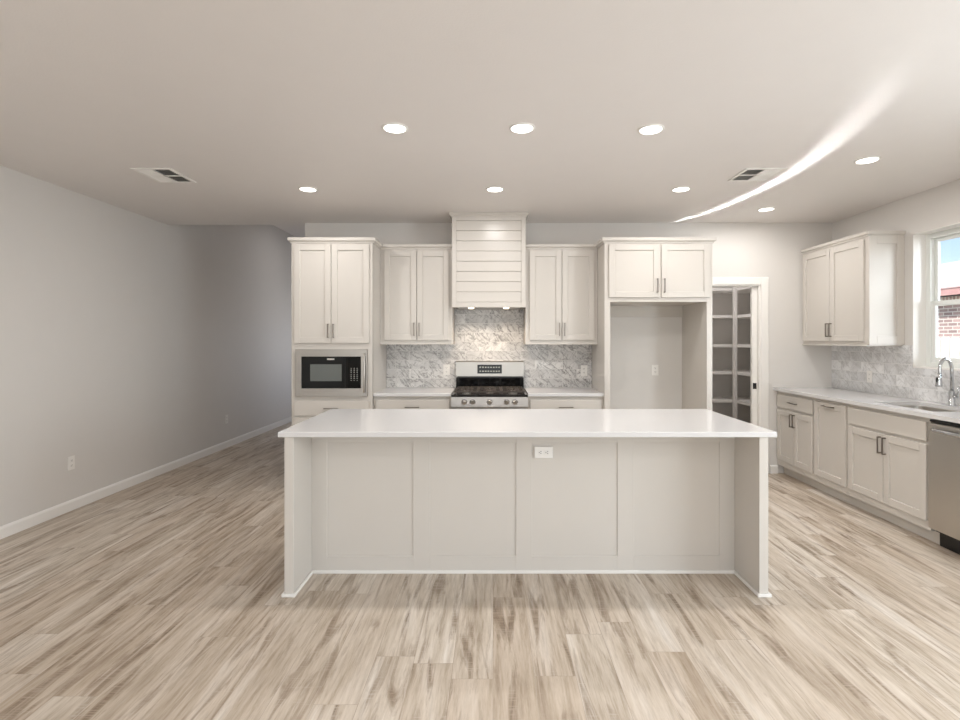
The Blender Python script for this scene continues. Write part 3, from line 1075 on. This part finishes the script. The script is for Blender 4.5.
# ------------------------------------------------------------------ pantry shelving
PF = 7.1           # front of the back shelves
PX = 3.27          # front of the side shelves
shz = [0.26, 0.645, 1.03, 1.40, 1.80, 2.17]
u = thing('pantry_shelving', 'white shelves across the back of the dark pantry', 'shelving', (0, 0, 0))
for z in shz:
    MB().box(1.31, PX - 0.0, PF, YP - 0.001, z - 0.04, z, 0.002).build('shelf', 'trim', u)
MB().box(PX, PX + 0.045, PF - 0.045, PF, 0, 2.19, 0.002).build('corner_post', 'trim', u)
u = thing('pantry_shelving', 'white shelves along the right side of the dark pantry', 'shelving', (0, 0, 0))
for z in shz:
    MB().box(PX + 0.046, XR - 0.001, YW + 0.12, YP - 0.001, z - 0.04, z, 0.002).build('shelf', 'trim', u)
MB().box(PX + 0.046, XR - 0.001, YW + 0.10, YW + 0.12, 0, 2.19, 0.002).build('end_upright', 'trim', u)


# ------------------------------------------------------------------ outlets (local: face -Y, back on y = 0)


def outlet(label, loc, rz=0.0, gang=1, horiz=False, group='wall outlets', kind='outlet', name='wall_outlet'):
    o = thing(name, label, kind, loc, rz, group)
    pw, ph_ = (0.072 if gang == 1 else 0.116), 0.116
    sx = (lambda a, b: (b, a)) if horiz else (lambda a, b: (a, b))

    def bx(m, x0, x1, y0, y1, z0, z1, bev=0):
        if horiz:
            x0, x1, z0, z1 = z0, z1, x0, x1
        m.box(x0, x1, y0, y1, z0, z1, bev)
    m = MB()
    bx(m, -pw / 2, pw / 2, -0.006, 0, -ph_ / 2, ph_ / 2, 0.002)
    m.build('cover_plate', 'plastic', o)
    for g in range(gang):
        xc = 0 if gang == 1 else (-0.023 if g == 0 else 0.023)
        if gang == 2 and g == 0:                 # rocker switch beside the receptacle
            m = MB()
            bx(m, xc - 0.016, xc + 0.016, -0.009, -0.004, -0.033, 0.033, 0.001)
            m.build('switch', 'trim', o)
            continue
        for s in (-1, 1):
            m = MB()
            bx(m, xc - 0.0165, xc + 0.0165, -0.0075, -0.004, s * 0.021 - 0.014, s * 0.021 + 0.014, 0.002)
            rcp = m.build('receptacle', 'trim', o)
            m = MB()
            for dx in (-0.006, 0.006):
                bx(m, xc + dx - 0.0012, xc + dx + 0.0012, -0.0082, -0.007, s * 0.021 - 0.001, s * 0.021 + 0.007)
            bx(m, xc - 0.0022, xc + 0.0022, -0.0082, -0.007, s * 0.021 - 0.009, s * 0.021 - 0.005)
            m.build('slot', 'slot', rcp)
    return o


outlet('white outlet on the long left wall nearest the viewer', (XL, 4.46, 0.405), R(90))
outlet('white outlet far along the left wall towards the dark hall', (XL, 7.06, 0.385), R(90))
outlet('white outlet on the marble tile just left of the range', (-0.508, YB - 0.0095, 1.135))
outlet('white outlet on the marble tile to the right of the range', (0.995, YB - 0.0095, 1.125))
outlet('white outlet on the wall inside the fridge alcove', (1.776, YB - 0.0005, 1.13))
outlet('white outlet on the marble tile of the window wall beside the sink', (XR - 0.0095, 5.12, 1.10), R(-90))
outlet('sideways white outlet on the seating side of the island', (0.317, py0 - 0.0005, 0.757), horiz=True)
outlet('small outlet at the back of the pantry shelves', (2.99, YP - 0.001, 1.16))

# ------------------------------------------------------------------ ceiling fittings
spots = [(-0.594, 3.15, 'recessed ceiling light, leftmost of the near row of three'),
         (0.176, 3.15, 'recessed ceiling light, middle of the near row of three'),
         (0.963, 3.17, 'recessed ceiling light, right end of the near row of three'),
         (-1.574, 4.425, 'recessed ceiling light above and in front of the tall oven cabinet'),
         (0.017, 4.425, 'recessed ceiling light in front of the range hood'),
         (1.60, 4.425, 'recessed ceiling light in front of the fridge alcove'),
         (2.67, 3.71, 'recessed ceiling light nearest the window wall, over the right aisle'),
         (2.68, 5.10, 'recessed ceiling light in front of the pantry door')]
proto = None
for (x, y, lab) in spots:
    if proto is None:
        c = thing('ceiling_light', lab, 'ceiling light', (x, y, ZC), group='recessed ceiling lights')
        m = MB()
        n = 32
        rr = [(0.080, -0.0), (0.078, -0.006), (0.070, -0.009), (0.064, -0.005)]
        rings = [[m.bm.verts.new((r * math.cos(2 * math.pi * k / n), r * math.sin(2 * math.pi * k / n), z)) for k in range(n)] for r, z in rr]
        for a, b in zip(rings, rings[1:]):
            for k in range(n):
                m.bm.faces.new((a[k], a[(k + 1) % n], b[(k + 1) % n], b[k])).smooth = True
        m.build('trim_ring', 'trim', c)
        MB().cyl((0, 0, -0.001), (0, 0, -0.0055), 0.065, seg=32).build('diffuser', 'lamp', c)
        proto = c
    else:
        c = copy_tree(proto)
        c.location = (x, y, ZC)
        c['label'] = lab
    light('downlight', 'AREA', (x, y, ZC - 0.012), (0, 0, 0), 9.5, (1, 0.968, 0.94), shape='DISK', size=0.13)


def ceiling_vent(label, x0, x1, y0, y1, side=1):
    o = thing('ceiling_vent', label, 'vent', ((x0 + x1) / 2, (y0 + y1) / 2, ZC), group='ceiling air vents')
    a, b = (x1 - x0) / 2, (y1 - y0) / 2
    f = 0.025
    m = MB()
    m.box(-a, a, -b, -b + f, -0.008, 0, 0.002).box(-a, a, b - f, b, -0.008, 0, 0.002)
    m.box(-a, -a + f, -b + f, b - f, -0.008, 0, 0.002).box(a - f, a, -b + f, b - f, -0.008, 0, 0.002)
    m.box(-0.008, 0.008, -b + f, b - f, -0.008, 0).box(-a + f, a - f, -0.008, 0.008, -0.008, 0)
    m.build('frame', 'plastic', o)
    MB().box(-a + f, a - f, -b + f, b - f, -0.0015, -0.0002).build('backing', 'vent_dark', o)
    for qx in (-1, 1):
        for qy in (-1, 1):
            m = MB()
            X0, X1 = sorted((qx * 0.008, qx * (a - f)))
            Y0, Y1 = sorted((qy * 0.008, qy * (b - f)))
            n = 6
            for k in range(n):                 # louvres lean a different way in each quarter
                y = Y0 + (Y1 - Y0) * (k + 0.5) / n
                lean = 0.007 * (1 if qx == side else -1)
                m.prism([(y - 0.001 - lean, -0.009), (y + 0.001 - lean, -0.009), (y + 0.001 + lean, -0.002), (y - 0.001 + lean, -0.002)], X0, X1, 'X')
            m.build('louvre', 'plastic', o)
    return o


ceiling_vent('white ceiling air vent on the left near the long wall', -2.71, -2.41, 3.88, 4.23)
ceiling_vent('white ceiling air vent on the right beside the light streak', 1.89, 2.20, 3.88, 4.19, -1)

# ------------------------------------------------------------------ added strip lamps standing in for sunlight thrown back onto the ceiling by the polished edge of the window-wall counter
gx, gz = 3.06, 0.945
arc_pts = [(1.90, 5.80), (1.95, 5.66), (2.13, 5.35), (2.24, 4.91), (2.29, 4.455), (2.30, 4.025), (2.26, 3.65), (2.20, 3.34), (2.10, 2.97), (2.005, 2.69), (1.88, 2.40)]
glow = [0.30, 0.45, 0.62, 0.74, 0.78, 0.72, 0.58, 0.42, 0.27, 0.15, 0.05]
def along(vals, u):
    f = u * (len(vals) - 1)
    i = min(int(f), len(vals) - 2)
    return vals[i], vals[i + 1], f - i


NG = 18
for k in range(NG):
    u0, u1 = k / NG, (k + 1) / NG
    A, B = [Vector((p[0] + (q[0] - p[0]) * t, p[1] + (q[1] - p[1]) * t, ZC)) for p, q, t in (along(arc_pts, u0), along(arc_pts, u1))]
    p, q, t = along(glow, (u0 + u1) / 2)
    e = p + (q - p) * t
    mid = (A + B) / 2
    src = Vector((gx, mid.y, gz))
    z = (src - mid).normalized()               # a lamp shines along its own -Z
    t_ = (B - A).normalized()
    xax = (t_ - z * t_.dot(z)).normalized()
    yax = z.cross(xax)
    ln = (B - A).length * 1.5
    w_ = k * 10 / NG
    o = light('sun_glint_lamp', 'AREA', src, (0, 0, 0), 0.66 * e * ln, (0.97, 1, 1), shape='RECTANGLE', size=ln, size_y=0.012,
              spread=R(2.6 + 0.2 * w_ + 0.05 * w_ * w_))
    o.matrix_world = Matrix.Translation(src) @ Matrix((xax, yax, z)).transposed().to_4x4()
